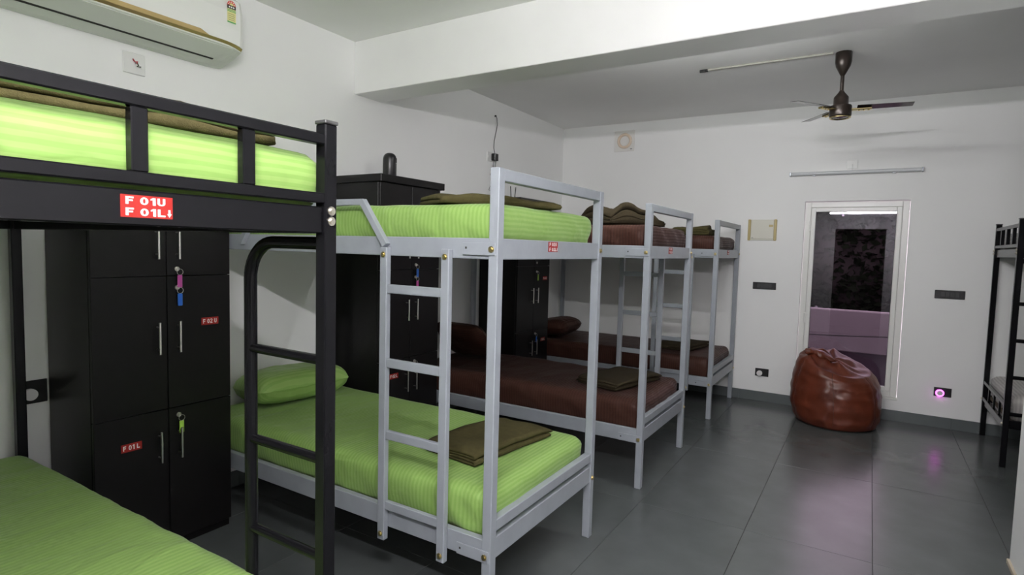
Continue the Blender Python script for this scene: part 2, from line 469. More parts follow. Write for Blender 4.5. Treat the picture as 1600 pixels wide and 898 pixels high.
for i in range(NX_ + 1):
    x = -HW + .1 + (2 * HW - .2) * i / NX_
    for j in range(NR_):
        a = 2 * PI * j / NR_
        q = 1 + .12 * fbm(x * 2, math.cos(a), math.sin(a) + 3)
        cv.append((x, .34 * q * math.cos(a), HH * .5 * (.98 + .86 * q * math.sin(a))))
for i in range(NX_):
    for j in range(NR_):
        j2 = (j + 1) % NR_
        cf_.append((i * NR_ + j, i * NR_ + j2, (i + 1) * NR_ + j2, (i + 1) * NR_ + j))
cf_ += [list(range(NR_))[::-1], list(range(NX_ * NR_, NX_ * NR_ + NR_))]
MB().add(cv, cf_).build('inner_twigs', M['bark'], hd)
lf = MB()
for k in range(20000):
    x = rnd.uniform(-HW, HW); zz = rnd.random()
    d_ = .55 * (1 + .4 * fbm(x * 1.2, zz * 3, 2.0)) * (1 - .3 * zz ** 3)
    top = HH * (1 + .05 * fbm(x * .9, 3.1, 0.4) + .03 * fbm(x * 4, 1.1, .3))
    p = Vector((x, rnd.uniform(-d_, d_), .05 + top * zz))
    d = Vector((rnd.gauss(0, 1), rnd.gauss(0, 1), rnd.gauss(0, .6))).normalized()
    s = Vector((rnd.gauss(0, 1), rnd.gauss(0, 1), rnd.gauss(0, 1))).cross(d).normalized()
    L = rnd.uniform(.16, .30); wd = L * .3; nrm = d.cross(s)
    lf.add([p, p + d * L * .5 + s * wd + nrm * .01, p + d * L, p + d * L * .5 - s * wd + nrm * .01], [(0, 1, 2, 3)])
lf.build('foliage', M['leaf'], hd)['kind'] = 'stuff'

# ------------------------------------------------------------------ bunk beds
BL = 1.99      # bed length
def hexbolt(mb, p, axis, r=0.012, mi=0):
    """washer, dome head; axis is the outward direction"""
    p = Vector(p); a = Vector(axis)
    mb.tube([p, p + a * 0.003], r, 12, mi)
    mb.tube([p + a * 0.003, p + a * 0.008], r * 0.62, 6, mi, smooth=False)
    return mb

def grey_bunk(label, loc, ladder_far=False, text=None):
    t = thing('bunk_bed', label, 'bunk bed', loc, 0, 'grey bunk beds along the left wall')
    P = M['grey_paint']; S = 0.04; BW = 0.958; H = 1.765; bv = 0.0025
    for x0 in (0, BL - S):
        for y0 in (0, BW - S):
            MB().box(x0, x0 + S, y0, y0 + S, 0, H, bv).build('post', P, t)
    for x0, x1 in ((0.002, S - 0.004), (BL - S + 0.004, BL - 0.002)):
        MB().box(x0, x1, S, BW - S, H - 0.046, H - 0.001, bv).build('top_rail', P, t)
        MB().box(x0, x1, S, BW - S, 0.400, 0.445, bv).build('end_bar', P, t)
    for x0, x1 in ((0.004, 0.034), (BL - 0.036, BL - 0.006)):
        MB().box(x0, x1, S, BW - S, 1.432, 1.510, bv).build('upper_end_rail', P, t)
        MB().box(x0, x1, S, BW - S, 0.290, 0.374, bv).build('lower_end_rail', P, t)
    for y0, y1 in ((0.006, 0.036), (BW - 0.036, BW - 0.006)):
        MB().box(S, BL - S, y0, y1, 1.432, 1.510, bv).build('upper_side_rail', P, t)
        MB().box(S, BL - S, y0, y1, 0.285, 0.370, bv).build('lower_side_rail', P, t)
    for z in (1.480, 0.340):
        MB().box(0.036, BL - 0.038, 0.037, BW - 0.037, z, z + 0.012).build('base_board', M['ply'], t)
    # guard bar with slanted ends on the ladder side
    def side(y):           # mirror in y for the far side
        return BW - y if ladder_far else y
    sq = [(-0.0125, -0.0125), (0.0125, -0.0125), (0.0125, 0.0125), (-0.0125, 0.0125)]
    g = MB()
    yg = side(-0.009)
    g.tube([(0.475, yg, 1.468), (0.615, yg, 1.652), (1.318, yg, 1.652), (1.452, yg, 1.474)], 0, mi=0, smooth=False, prof=sq, bin_=(0, 1, 0))
    g.build('guard_bar', P, t)
    # ladder
    ya, yb_ = sorted((side(-0.022), side(0.004)))
    for xc in (1.448, 1.766):
        MB().box(xc - 0.019, xc + 0.019, ya, yb_, 0.235, 1.466, bv).build('ladder_rail', P, t)
    for z in (1.297, 0.990, 0.688, 0.388):
        MB().box(1.467, 1.747, ya + 0.003, yb_ - 0.002, z - 0.018, z + 0.018, bv).build('rung', P, t)
    yo, ax = (side(-0.022), (0, 1 if ladder_far else -1, 0))
    bolts = []
    for xc in (1.448, 1.766):
        for z in (1.436, 0.262):
            bolts.append(((xc, yo, z), ax))
    # corner brackets and bolts
    for z in (1.447, 0.288):
        for yy, s in ((0.0, -1), (BW, 1)):
            y0, y1 = sorted((yy, yy + s * 0.005))
            MB().box(BL - 0.155, BL - 0.008, y0, y1, z, z + 0.046, 0.001).build('bracket', P, t)
            bolts.append(((BL - 0.024, yy + s * 0.005, z + 0.022), (0, s, 0)))
            if s < 0:
                MB().box(BL - 0.142, BL - 0.134, yy - 0.0054, yy - 0.005, z + 0.022, z + 0.030).build('bolt_hole', M['dark_gap'], t)
        bolts.append(((BL, BW - 0.022, z + 0.026), (1, 0, 0)))
    for p, a in bolts:
        hexbolt(MB(), p, a).build('bolt', M['gold_bolt'], t)
    if text:
        sticker('number_sticker', text, 0.084, 0.042, t, (BL - 0.006, 0.398, 1.464), arrow=True)
    return t

def black_bunk(label, loc, rz=0.0, text=None):
    t = thing('bunk_bed', label, 'bunk bed', loc, rz, 'black bunk beds')
    P = M['black_paint']; S = 0.037; BW = 0.917; H = 1.768; bv = 0.003
    for x0 in (0, BL - S):
        for y0 in (0, BW - S):
            p = MB().box(x0, x0 + S, y0, y0 + S, 0, H, bv).build('post', P, t)
            MB().box(x0 - 0.002, x0 + S + 0.002, y0 - 0.002, y0 + S + 0.002, H, H + 0.009, 0.002).build('post_cap', M['cap_plastic'], p)
    for x1 in (0.028, BL - 0.001):
        x0 = x1 - 0.026
        for z0, z1, nm in ((1.716, 1.742, 'top_rail'), (1.574, 1.599, 'guard_rail'), (0.440, 0.466, 'end_bar'), (0.300, 0.330, 'end_bar')):
            MB().box(x0, x1, S, BW - S, z0, z1, bv).build(nm, P, t)
        for k in (1, 2, 3):
            yc = S / 2 + (BW - S) * k / 4
            MB().box(x0 + 0.002, x1 - 0.002, yc - 0.015, yc + 0.015, 1.599, 1.716, 0.002).build('baluster', P, t)
            MB().box(x0 + 0.006, x1 - 0.006, yc - 0.009, yc + 0.009, 0.330, 0.440, 0.002).build('baluster', P, t)
    for x0, x1 in ((0.008, 0.03), (BL - 0.034, BL - 0.010)):
        MB().box(x0, x1, S, BW - S, 1.500, 1.566, bv).build('upper_end_rail', P, t)
        MB().box(x0, x1, S, BW - S, 0.262, 0.298, bv).build('lower_end_rail', P, t)
    for y0, y1 in ((0.005, 0.030), (BW - 0.030, BW - 0.005)):
        MB().box(S, BL - S, y0, y1, 1.500, 1.566, bv).build('upper_side_rail', P, t)
        MB().box(S, BL - S, y0, y1, 0.285, 0.345, bv).build('lower_side_rail', P, t)
    for z in (1.552, 0.330):
        MB().box(0.036, BL - 0.038, 0.031, BW - 0.031, z, z + 0.010).build('base_board', M['ply'], t)
    # ladder: bent tube beside the foot post on the far long side
    yl = BW - 0.012; xl = BL - 0.338; R = 0.105; zt = 1.476
    pts = [(xl, yl, 0.345)] + [(xl + R - R * math.cos(a), yl, zt - R + R * math.sin(a)) for a in [k * PI / 2 / 10 for k in range(11)]] + [(BL - S + 0.002, yl, zt)]
    MB().tube(pts, 0.0175, 12).build('ladder_tube', P, t)
    for z in (1.176, 0.915, 0.652, 0.390):
        MB().cyl((xl + 0.010, yl, z), (BL - S + 0.002, yl, z), 0.0135, 12).build('rung', P, t)
    for y, s in ((BW - 0.019, 1), (0.019, 1)):
        for z in (1.556, 1.531):
            hexbolt(MB(), (BL, y, z), (1, 0, 0), 0.0115).build('bolt', M['zinc_bolt'], t)
        hexbolt(MB(), (BL, y, 0.315), (1, 0, 0), 0.0115).build('bolt', M['zinc_bolt'], t)
    if text:
        sticker('number_sticker', text, 0.092, 0.041, t, (BL - 0.010, 0.426, 1.515), arrow=True)
    return t

B1 = (2.040 - BL, -1.682, 0)
B2 = (2.036 - BL, -0.019, 0)
B3 = (2.049 - BL, 1.643, 0)
B4 = (2.051 - BL, 3.470, 0)
BR = (4.052 + BL, 4.452, 0)     # turned half round
black_bunk('black metal bunk bed in the left foreground with red F 01 sticker', B1, 0, ['F 01U', 'F 01L'])
grey_bunk('grey metal bunk bed nearest the camera with green bedding and ladder', B2, False, ['F 02U', 'F 02L'])
grey_bunk('middle grey metal bunk bed with brown bedding and ladder on far side', B3, True, ['F 03U', 'F 03L'])
grey_bunk('grey metal bunk bed farthest back against the far wall', B4, False, ['F 04U', 'F 04L'])
black_bunk('black metal bunk bed at the right edge with pale grey bedding', BR, PI)

# ------------------------------------------------------------------ bedding
def mattress_mesh(name, lx, ly, h, mat, seed, r=0.035, wr=1.0, nx=72, ny=28, nz=8):
    idx = {}; vs = []; ijk = []
    def vid(i, j, k):
        key = (i, j, k)
        if key not in idx:
            idx[key] = len(vs)
            p = Vector((-lx / 2 + lx * i / nx, -ly / 2 + ly * j / ny, h * k / nz))
            q = Vector((max(-lx / 2 + r, min(lx / 2 - r, p.x)), max(-ly / 2 + r, min(ly / 2 - r, p.y)), max(r * .5, min(h - r, p.z))))
            d = p - q
            if d.length > 1e-6:
                m = max(abs(d.x), abs(d.y), abs(d.z)); rr = r if p.z > h * .5 else max(r * .5, m)
                p = q + d.normalized() * min(rr, max(m, rr) if True else rr)
            zf = k / nz
            bul = 0.010 * math.sin(PI * zf)
            if j in (0, ny):
                s = -1 if j == 0 else 1
                p.y += s * (bul + wr * (0.006 * fbm(p.x * 3, seed, zf * 1.5) + 0.008 * fbm(p.x * 12 + zf * 2.5, seed + 5, zf * .9)) * (1.25 - zf * .6))
                p.y -= s * 0.010 * (1 - zf) ** 2
            if i in (0, nx):
                s = -1 if i == 0 else 1
                p.x += s * (bul + wr * (0.006 * fbm(p.y * 3, seed + 9, zf * 1.5) + 0.008 * fbm(p.y * 11 + zf * 3, seed + 2, zf)) * (1.2 - zf * .5))
                p.x -= s * 0.010 * (1 - zf) ** 2
            if k == nz:
                p.z += wr * (0.006 * fbm(p.x * 2.2, p.y * 2.5, seed) + 0.003 * fbm(p.x * 7, p.y * 7, seed + 3))
            if k == 0:
                p.z += wr * 0.006 * fbm(p.x * 8, p.y * 8, seed + 4) if (i in (0, nx) or j in (0, ny)) else 0
                p.z = max(p.z, 0.0)
            vs.append(p); ijk.append(key)
        return idx[key]
    fs = []; uvs = []
    def uvof(face, i, j, k):
        x = -lx / 2 + lx * i / nx; y = -ly / 2 + ly * j / ny; z = h * k / nz
        if face == 'x0': return (-lx / 2 - (h - z), y)
        if face == 'x1': return (lx / 2 + (h - z), y)
        if face == 'y0': return (x, -ly / 2 - (h - z))
        if face == 'y1': return (x, ly / 2 + (h - z))
        return (x, y)
    def quad(face, a, b, c, d):
        fs.append([vid(*a), vid(*b), vid(*c), vid(*d)]); uvs.extend(uvof(face, *q) for q in (a, b, c, d))
    for i in range(nx):
        for j in range(ny):
            quad('t', (i, j, nz), (i + 1, j, nz), (i + 1, j + 1, nz), (i, j + 1, nz))
            quad('t', (i, j, 0), (i, j + 1, 0), (i + 1, j + 1, 0), (i + 1, j, 0))
        for k in range(nz):
            quad('y0', (i, 0, k), (i + 1, 0, k), (i + 1, 0, k + 1), (i, 0, k + 1))
            quad('y1', (i, ny, k), (i, ny, k + 1), (i + 1, ny, k + 1), (i + 1, ny, k))
    for j in range(ny):
        for k in range(nz):
            quad('x0', (0, j, k), (0, j, k + 1), (0, j + 1, k + 1), (0, j + 1, k))
            quad('x1', (nx, j, k), (nx, j + 1, k), (nx, j + 1, k + 1), (nx, j, k + 1))
    me = bpy.data.meshes.new(name)
    me.from_pydata(vs, [], fs)
    me.materials.append(mat)
    ul = me.uv_layers.new(name='sheet')
    ul.data.foreach_set('uv', [c for uv in uvs for c in uv])
    me.polygons.foreach_set('use_smooth', [True] * len(fs))
    me.update()
    return me

def mattress(label, x0, x1, y0, y1, z, h, mat, seed, r=0.035, wr=1.0):
    me = mattress_mesh('mattress', x1 - x0, y1 - y0, h, mat, seed, r, wr)
    o = link('mattress', me, None, ((x0 + x1) / 2, (y0 + y1) / 2, z))
    return tag(o, label, 'mattress', 'mattresses in fitted striped sheets')

G, Bn, Pl = M['green'], M['brown'], M['pale']
mattress('lime green striped mattress on the upper black bunk at left', 0.075, 2.003, -1.650, -0.772, 1.562, 0.142, G, 1, 0.05)
mattress('lime green striped mattress on the lower black bunk in the left corner', 0.075, 1.995, -1.650, -0.774, 0.340, 0.195, G, 2, 0.05)
mattress('lime green striped mattress on the upper grey bunk', 0.083, 1.994, 0.016, 0.890, 1.492, 0.150, G, 3, 0.028)
mattress('lime green striped mattress on the lower grey bunk with a blanket on it', 0.083, 1.992, 0.018, 0.888, 0.352, 0.185, G, 4, 0.045)
mattress('brown striped mattress on the upper bunk of the middle grey bed', 0.096, 2.008, 1.682, 2.555, 1.492, 0.150, Bn, 5, 0.030, 1.5)
mattress('brown striped mattress on the lower bunk of the middle grey bed', 0.096, 2.006, 1.682, 2.555, 0.352, 0.185, Bn, 6, 0.045, 1.8)
mattress('brown striped mattress on the upper bunk of the farthest grey bed', 0.098, 2.008, 3.505, 4.375, 1.492, 0.140, Bn, 7, 0.040, 1.2)
mattress('brown striped mattress on the lower bunk of the farthest grey bed', 0.098, 2.006, 3.509, 4.378, 0.352, 0.185, Bn, 8, 0.045, 1.2)
mattress('pale grey striped mattress on the upper right black bunk', 4.092, 6.0, 3.568, 4.417, 1.562, 0.130, Pl, 9, 0.05, 1.5)
mattress('pale grey striped mattress on the lower right black bunk', 4.095, 6.0, 3.568, 4.417, 0.340, 0.185, Pl, 10, 0.05, 1.5)

def blanket(label, c, lx, ly, rz, z, mat, seed, layers=4, th=0.013, lump=0.0, tilt=(0, 0)):
    """one cloth folded to and fro: serpentine section in x,z swept along y"""
    path = []; half = lx / 2
    rnd = random.Random(seed)
    for L in range(layers):
        zc = th * 0.5 + L * th * 1.06
        e0 = half - rnd.uniform(0.0, 0.018)
        s = 1 if L % 2 == 0 else -1
        n = 16
        for k in range(n + 1):
            path.append((s * (-e0 + 2 * e0 * k / n), zc))
        if L < layers - 1:
            for a in (-60, 0, 60):
                path.append((s * (e0 + th * .53 * math.cos(math.radians(a))), zc + th * .53 * (1 + math.sin(math.radians(a)))))
    ny = 20
    vs, fs = [], []
    m = len(path)
    nr = []
    for i in range(m):
        a = Vector(path[max(i - 1, 0)]); b = Vector(path[min(i + 1, m - 1)])
        d = (b - a).normalized(); nr.append(Vector((-d.y, d.x)))
    for j in range(ny + 1):
        y = -ly / 2 + ly * j / ny
        for sgn in (1, -1):
            for i in range(m):
                p = Vector(path[i]) + nr[i] * (sgn * th * .46)
                x, zz = p.x, p.y
                lev = zz / (layers * th)
                ye = y + 0.016 * fbm(zz * 55, seed, 1 if j > ny / 2 else 7) * abs(2 * y / ly)
                w = 0.010 * fbm(x * 5, y * 5, seed) + lump * max(0, fbm(x * 7 + seed, y * 7, seed * .3) + .25)
                edge = 1 - 0.35 * abs(2 * y / ly) ** 6
                w += 0.55 * lump * max(0.0, fbm(y * 6.5 + seed, 0.3, seed * .7) + .1)
                vs.append((x + 0.012 * fbm(y * 4, zz * 30, seed + 3), ye, max(0.0005, zz * edge * (1 + 3.0 * w / 0.05 * 0.25) + w * lev)))
    st = 2 * m
    for j in range(ny):
        for s in (0, 1):
            for i in range(m - 1):
                a = j * st + s * m + i
                q = (a, a + 1, a + st + 1, a + st)
                fs.append(q if s else q[::-1])
        for i in (0, m - 1):
            a = j * st + i; b = j * st + m + i
            fs.append((a, b, b + st, a + st) if i == 0 else (b, a, a + st, b + st))
    for j in (0, ny):
        for i in range(m - 1):
            a = j * st + i; b = j * st + m + i
            fs.append((a, a + 1, b + 1, b) if j == 0 else (b, b + 1, a + 1, a))
    me = bpy.data.meshes.new('blanket')
    me.from_pydata(vs, [], fs); me.materials.append(mat)
    me.polygons.foreach_set('use_smooth', [True] * len(fs))
    bm = bmesh.new(); bm.from_mesh(me); bmesh.ops.recalc_face_normals(bm, faces=list(bm.faces)); bm.to_mesh(me); bm.free()
    o = link('blanket', me, None, (c[0], c[1], z), (tilt[0], tilt[1], rz))
    return tag(o, label, 'blanket', 'folded blankets on the beds')

blanket('olive blanket folded flat on the green lower grey bunk', (1.685, 0.495), 0.31, 0.56, -0.13, 0.543, M['olive'], 3, 4, 0.014)
blanket('olive blanket lying on the green upper grey bunk', (1.755, 0.34), 0.26, 0.56, -0.55, 1.648, M['olive'], 8, 2, 0.017, 0.012)
blanket('long olive blanket on the upper black bunk at left', (1.83, -1.19), 0.24, 0.62, -0.06, 1.706, M['olive'], 12, 4, 0.009, 0.017)
blanket('crumpled dark brown blanket on the upper middle grey bunk', (1.70, 2.04), 0.34, 0.55, -0.35, 1.649, M['umber'], 15, 3, 0.018, 0.05)
blanket('brown blanket folded on the lower middle grey bunk', (1.70, 2.13), 0.34, 0.54, -0.25, 0.544, M['umber'], 19, 4, 0.014)
blanket('dark blanket lying on the upper farthest grey bunk', (1.74, 3.86), 0.34, 0.55, 0.1, 1.639, M['olive'], 23, 3, 0.015, 0.03)
blanket('dark blanket folded on the lower farthest grey bunk', (1.66, 3.98), 0.32, 0.54, -0.15, 0.544, M['umber'], 29, 4, 0.013)

def pillow(label, c, lx, ly, th, rot, mat, seed):
    nu, nv = 22, 32; vs, fs = [], []; uv = []
    for side in (1, -1):
        for i in range(nu + 1):
            for j in range(nv + 1):
                u = -1 + 2 * i / nu; v = -1 + 2 * j / nv
                pin = 1 - 0.07 * (1 - abs(v) ** 2) * abs(u) ** 3 - 0
                pin2 = 1 - 0.05 * (1 - abs(u) ** 2) * abs(v) ** 3
                h = (max(0, 1 - abs(u) ** 2.8) ** .5) * (max(0, 1 - abs(v) ** 4.0) ** .5)
                h *= 1 + 0.12 * fbm(u * 1.5, v * 2, seed)
                x, y = u * lx / 2 * pin * math.sqrt(1 - .24 * v ** 4), v * ly / 2 * pin2 * math.sqrt(1 - .24 * u ** 4)
                vs.append((x, y, side * th / 2 * h + 0.004 * fbm(u * 6, v * 6, seed + side)))
    st = (nu + 1) * (nv + 1)
    uvs = []
    for s in (0, 1):
        for i in range(nu):
            for j in range(nv):
                a = s * st + i * (nv + 1) + j
                q = (a, a + nv + 1, a + nv + 2, a + 1)
                if s: q = q[::-1]
                fs.append(q)
                for w in q:
                    uvs += [vs[w][0], vs[w][1]]
    me = bpy.data.meshes.new('pillow')
    me.from_pydata(vs, [], fs); me.materials.append(mat)
    ul = me.uv_layers.new(name='sheet'); ul.data.foreach_set('uv', uvs)
    me.polygons.foreach_set('use_smooth', [True] * len(fs))
    o = link('pillow', me, None, c, rot)
    return tag(o, label, 'pillow', 'pillows at the bed heads')

pillow('green striped pillow at the head of the lower grey bunk', (0.265, 0.47, 0.636), 0.38, 0.64, 0.20, (0, -0.06, -0.12), G, 1)
pillow('brown pillow propped upright at the head of the lower middle bunk', (0.34, 2.12, 0.700), 0.42, 0.50, 0.13, (0, 0.80, PI / 2), Bn, 2)
pillow('brown pillow at the head of the lower farthest bunk', (0.29, 3.92, 0.630), 0.38, 0.62, 0.19, (0, -0.08, 0.05), Bn, 3)
pillow('pale grey pillow at the head of the lower right black bunk', (5.78, 3.98, 0.608), 0.37, 0.62, 0.15, (0, 0.10, 0.0), Pl, 4)
pillow('brown pillow at the head of the upper farthest bunk', (0.31, 3.93, 1.712), 0.37, 0.62, 0.16, (0, -0.10, 0.05), Bn, 5)

# ------------------------------------------------------------------ lockers
LW = 0.62
def locker(label, y0, stickers):
    t = thing('locker', label, 'locker', (0.013, y0, 0), 0, 'black lockers between the beds')
    Lm = M['laminate']
    MB().box(0, 0.404, 0, LW, 0.0, 1.886, 0.002).build('body', Lm, t)
    MB().box(0, 0.450, -0.020, LW + 0.020, 1.8865, 1.936, 0.003).build('top', Lm, t)
    tiers = ((0.045, 0.684), (0.687, 1.304), (1.307, 1.884))
    hz = ((0.446, 0.590), (0.950, 1.096), (1.384, 1.530))
    for ti, (z0, z1) in enumerate(tiers):
        for ci in (0, 1):
            ya = 0.002 + ci * (LW / 2); yb_ = ya + LW / 2 - 0.004
            d = MB().box(0.405, 0.424, ya, yb_, z0, z1, 0.0012).build('door', Lm, t)
            yh = LW / 2 + (0.046 if ci else -0.046)
            h = MB()
            za, zb = hz[ti]
            h.cyl((0.452, yh, za), (0.452, yh, zb), 0.0055, 10)
            for zz in (za + 0.022, zb - 0.022):
                h.cyl((0.424, yh, zz), (0.452, yh, zz), 0.0035, 8)
            h.build('handle', M['steel'], d)
            if ci:
                zl = (0.648, 1.252, 1.338)[ti]
                MB().cyl((0.424, yh, zl), (0.429, yh, zl), 0.011, 14).build('lock', M['steel'], d)
            for (st_t, st_c, txt, uy, uz) in stickers:
                if st_t == ti and st_c == ci:
                    sticker('number_sticker', [txt], 0.086, 0.036, d, (0.4242, uy, uz))
    return t
locker('black six-door locker between the black bed and the first grey bed', -0.658, [(1, 1, 'F 02 U', 0.47, 1.062), (0, 0, 'F 01 L', 0.105, 0.530)])
locker('black six-door locker between the first and middle grey beds, bottle on top', 1.010, [(1, 1, 'F 03 U', 0.495, 1.105), (0, 0, 'F 02 L', 0.105, 0.555)])
locker('black six-door locker between the middle and farthest grey beds, router on top', 2.770, [(1, 1, 'F 04 U', 0.485, 1.165), (0, 1, 'F 03 L', 0.475, 0.555)])

def key(label, y, z, tagmat, drop=0.03):
    t = thing('key', label, 'key', (0.444, y, z), 0, 'keys hanging from the locker locks')
    MB().box(-0.006, 0.012, -0.001, 0.001, -0.006, 0.006, 0.0004).build('key_bow', M['steel'], t)
    pts = [(0.010, 0.014 * math.sin(a) + 0.006, -0.014 + 0.014 * math.cos(a)) for a in [2 * PI * k / 14 for k in range(15)]]
    MB().tube(pts, 0.0012, 6).build('key_ring', M['steel'], t)
    MB().box(0.007, 0.012, -0.006, 0.016, -0.028 - 0.058, -0.028, 0.002).build('key_tag', tagmat, t)
    return t
K0 = -0.658 + LW / 2 + 0.046
key('key with pink tag on the nearest locker', K0, 1.338, M['tag_pink'])
key('key with blue tag on the nearest locker', K0, 1.252, M['tag_blue'])
key('key with lime tag low on the nearest locker', K0, 0.648, M['tag_lime'])
K1 = 1.010 + LW / 2 + 0.046
key('key with blue tag on the locker behind the grey ladder', K1, 1.338, M['tag_blue'])
key('key with pink tag on the locker behind the grey ladder', K1, 1.252, M['tag_pink'])
key('key with white tag low on the locker behind the grey ladder', K1, 0.648, M['tag_white'])
K2 = 2.770 + LW / 2 + 0.046
key('key with lime tag on the farthest locker', K2, 1.252, M['tag_lime'])
key('key with blue tag low on the farthest locker', K2, 0.648, M['tag_blue'])

# flask and router on the lockers
bt = thing('flask', 'black round-topped flask standing on the second locker', 'flask', (0.20, 1.342, 1.936))
MB().lathe([(0.0, 0.0), (0.046, 0.0), (0.049, 0.006), (0.049, 0.145), (0.0475, 0.160), (0.043, 0.175), (0.034, 0.187), (0.020, 0.195), (0.0, 0.198)], n=28).build('body', M['black_plastic'], bt)
MB().box(0.040, 0.0508, 0.006, 0.022, 0.118, 0.160, 0.003).build('window_slot', M['black_rubber'], bt)
MB().box(0.0500, 0.0515, 0.010, 0.018, 0.120, 0.124).build('label_mark', M['white_print'], bt)
rt = thing('router', 'small black router with two thin antennas on the farthest locker', 'router', (0.20, 3.09, 1.936))
MB().box(-0.055, 0.055, -0.08, 0.08, 0.0, 0.026, 0.006).build('body', M['black_plastic'], rt)
for y, dy in ((-0.04, -0.012), (0.028, 0.016)):
    MB().cyl((-0.03, y, 0.024), (-0.03, y + dy, 0.135), 0.0048, 8).build('antenna', M['black_plastic'], rt)

# ------------------------------------------------------------------ air conditioner
ac = thing('air_conditioner', 'white split air conditioner with gold strip on the left wall', 'air conditioner', (0.0, -0.425, 2.43))
HL = 0.60
def ac_rings(poly_fn, ys_):
    mb = MB(); n = None; vs = []
    for y in ys_:
        poly = poly_fn(y); n = len(poly)
        vs += [(x, y, z) for x, z in poly]
    fs = []
    for i in range(len(ys_) - 1):
        for k in range(n):
            k2 = (k + 1) % n
            fs.append((i * n + k, i * n + k2, (i + 1) * n + k2, (i + 1) * n + k))
    mb.add(vs, fs, 0, False)
    mb.add(vs[:n], [list(range(n))[::-1]]); mb.add(vs[-n:], [list(range(n))])
    return mb
def e_(y):       # 0 in the middle, 1 at the ends
    return max(0.0, (abs(y) - (HL - 0.11)) / 0.11) ** 2
yy_ = [-HL, -HL + .02, -HL + .045, -HL + .075, -HL + .11, -HL + .19, -HL + .205, -HL + .22, -HL + .24, 0, HL - .24, HL - .22, HL - .205, HL - .19, HL - .11, HL - .075, HL - .045, HL - .02, HL]
def lower_poly(y):
    e = e_(y)
    return [(0.001, 0.006 * e), (0.055 - 0.01 * e, 0.006 * e), (0.120 - 0.012 * e, 0.018 + 0.004 * e), (0.185 - 0.012 * e, 0.046 - 0.003 * e), (0.228 - 0.012 * e, 0.072 - 0.010 * e), (0.228 - 0.012 * e, 0.080 - 0.014 * e), (0.001, 0.080 - 0.014 * e)]
def trim_poly(y):
    e = e_(y)
    g = 1 - max(0.0, min(1.0, (abs(y) - (HL - 0.24)) / 0.05))     # broad lip, stepping down to a thin line near the ends
    d = -0.014 * e
    return [(0.001, 0.0805 + d), (0.2285 - 0.012 * e, 0.0805 - 0.002 * g + d), (0.2405 - 0.012 * e + 0.004 * g, 0.0925 - 0.004 * g + d), (0.2400 - 0.012 * e + 0.008 * g, 0.0925 + 0.016 * g + d), (0.001, 0.0925 + 0.016 * g + d)]
def front_poly(y):
    e = e_(y); q = 0.010 * max(0.0, (abs(y) - (HL - .02)) / .02)
    return [(0.001, 0.093 - 0.014 * e), (0.238 - q, 0.093 - 0.014 * e), (0.242 - q, 0.16), (0.240 - q, 0.25), (0.225 - q, 0.318), (0.185 - q, 0.345), (0.001, 0.345)]
ac_rings(lower_poly, yy_).build('lower_casing', M['ac_flap'], ac)
ac_rings(trim_poly, yy_).build('gold_strip', M['gold'], ac)
ac_rings(front_poly, yy_).build('front_panel', M['ac_white'], ac)
fl_ = MB()     # louvre flap lying under the casing, following its slope
fl_.add([(0.128, -HL + .10, 0.0205), (0.128, HL - .10, 0.0205), (0.222, HL - .055, 0.0665), (0.222, -HL + .055, 0.0665),
         (0.131, -HL + .10, 0.0165), (0.131, HL - .10, 0.0165), (0.225, HL - .055, 0.0625), (0.225, -HL + .055, 0.0625)],
        [(0, 1, 2, 3), (7, 6, 5, 4), (0, 4, 5, 1), (1, 5, 6, 2), (2, 6, 7, 3), (3, 7, 4, 0)])
fl_.build('louvre', M['ac_flap'], ac)
MB().add([(0.112, -HL + .10, 0.0135), (0.112, HL - .10, 0.0135), (0.1265, HL - .10, 0.0185), (0.1265, -HL + .10, 0.0185)], [(0, 1, 2, 3)]).build('outlet_gap', M['dark_gap'], ac)
# energy label on the front panel
el = MB()
X = 0.2436
def lq(y0, y1, z0, z1, mi, dx=0.0):
    el.add([(X + dx, y0, z0), (X + dx, y1, z0), (X + dx, y1, z1), (X + dx, y0, z1)], [(0, 1, 2, 3)], mi)
ly0, ly1 = 0.505, 0.553
lq(ly0, ly1, 0.190, 0.262, 0)
lq(ly0, ly1, 0.190, 0.197, 1, .0004); lq(ly0, ly1, 0.247, 0.251, 1, .0004); lq(ly0, ly1, 0.254, 0.258, 1, .0004)
lq(ly0, ly1, 0.262, 0.280, 2)
for k in range(4):
    lq(ly0 + .006, ly1 - .006, 0.205 + k * .010, 0.2065 + k * .010, 2, .0004)
for k in range(3):
    lq(ly0 + .008 + k * .012, ly0 + .016 + k * .012, 0.267, 0.275, 4, .0004)
yc = (ly0 + ly1) / 2
def arc(r, mi, dx):
    n = 14
    el.add([(X + dx, yc, 0.280)] + [(X + dx, yc - r * math.cos(PI * k / n), 0.280 + r * math.sin(PI * k / n)) for k in range(n + 1)], [[0] + list(range(n + 1, 0, -1))], mi)
arc((ly1 - ly0) / 2, 3, 0); arc(0.011, 0, .0006)
for k in range(5):
    a = PI * (k + .5) / 5; cy, cz = yc - 0.0172 * math.cos(a), 0.280 + 0.0172 * math.sin(a)
    el.add([(X + .0006, cy + (0.0045 if q % 2 == 0 else 0.002) * math.sin(2 * PI * q / 10), cz + (0.0045 if q % 2 == 0 else 0.002) * math.cos(2 * PI * q / 10)) for q in range(10)], [list(range(10))], 4)
el.build('energy_label', [M['lab_yellow'], M['lab_green'], M['black_plastic'], M['lab_red'], M['white_print']], ac)

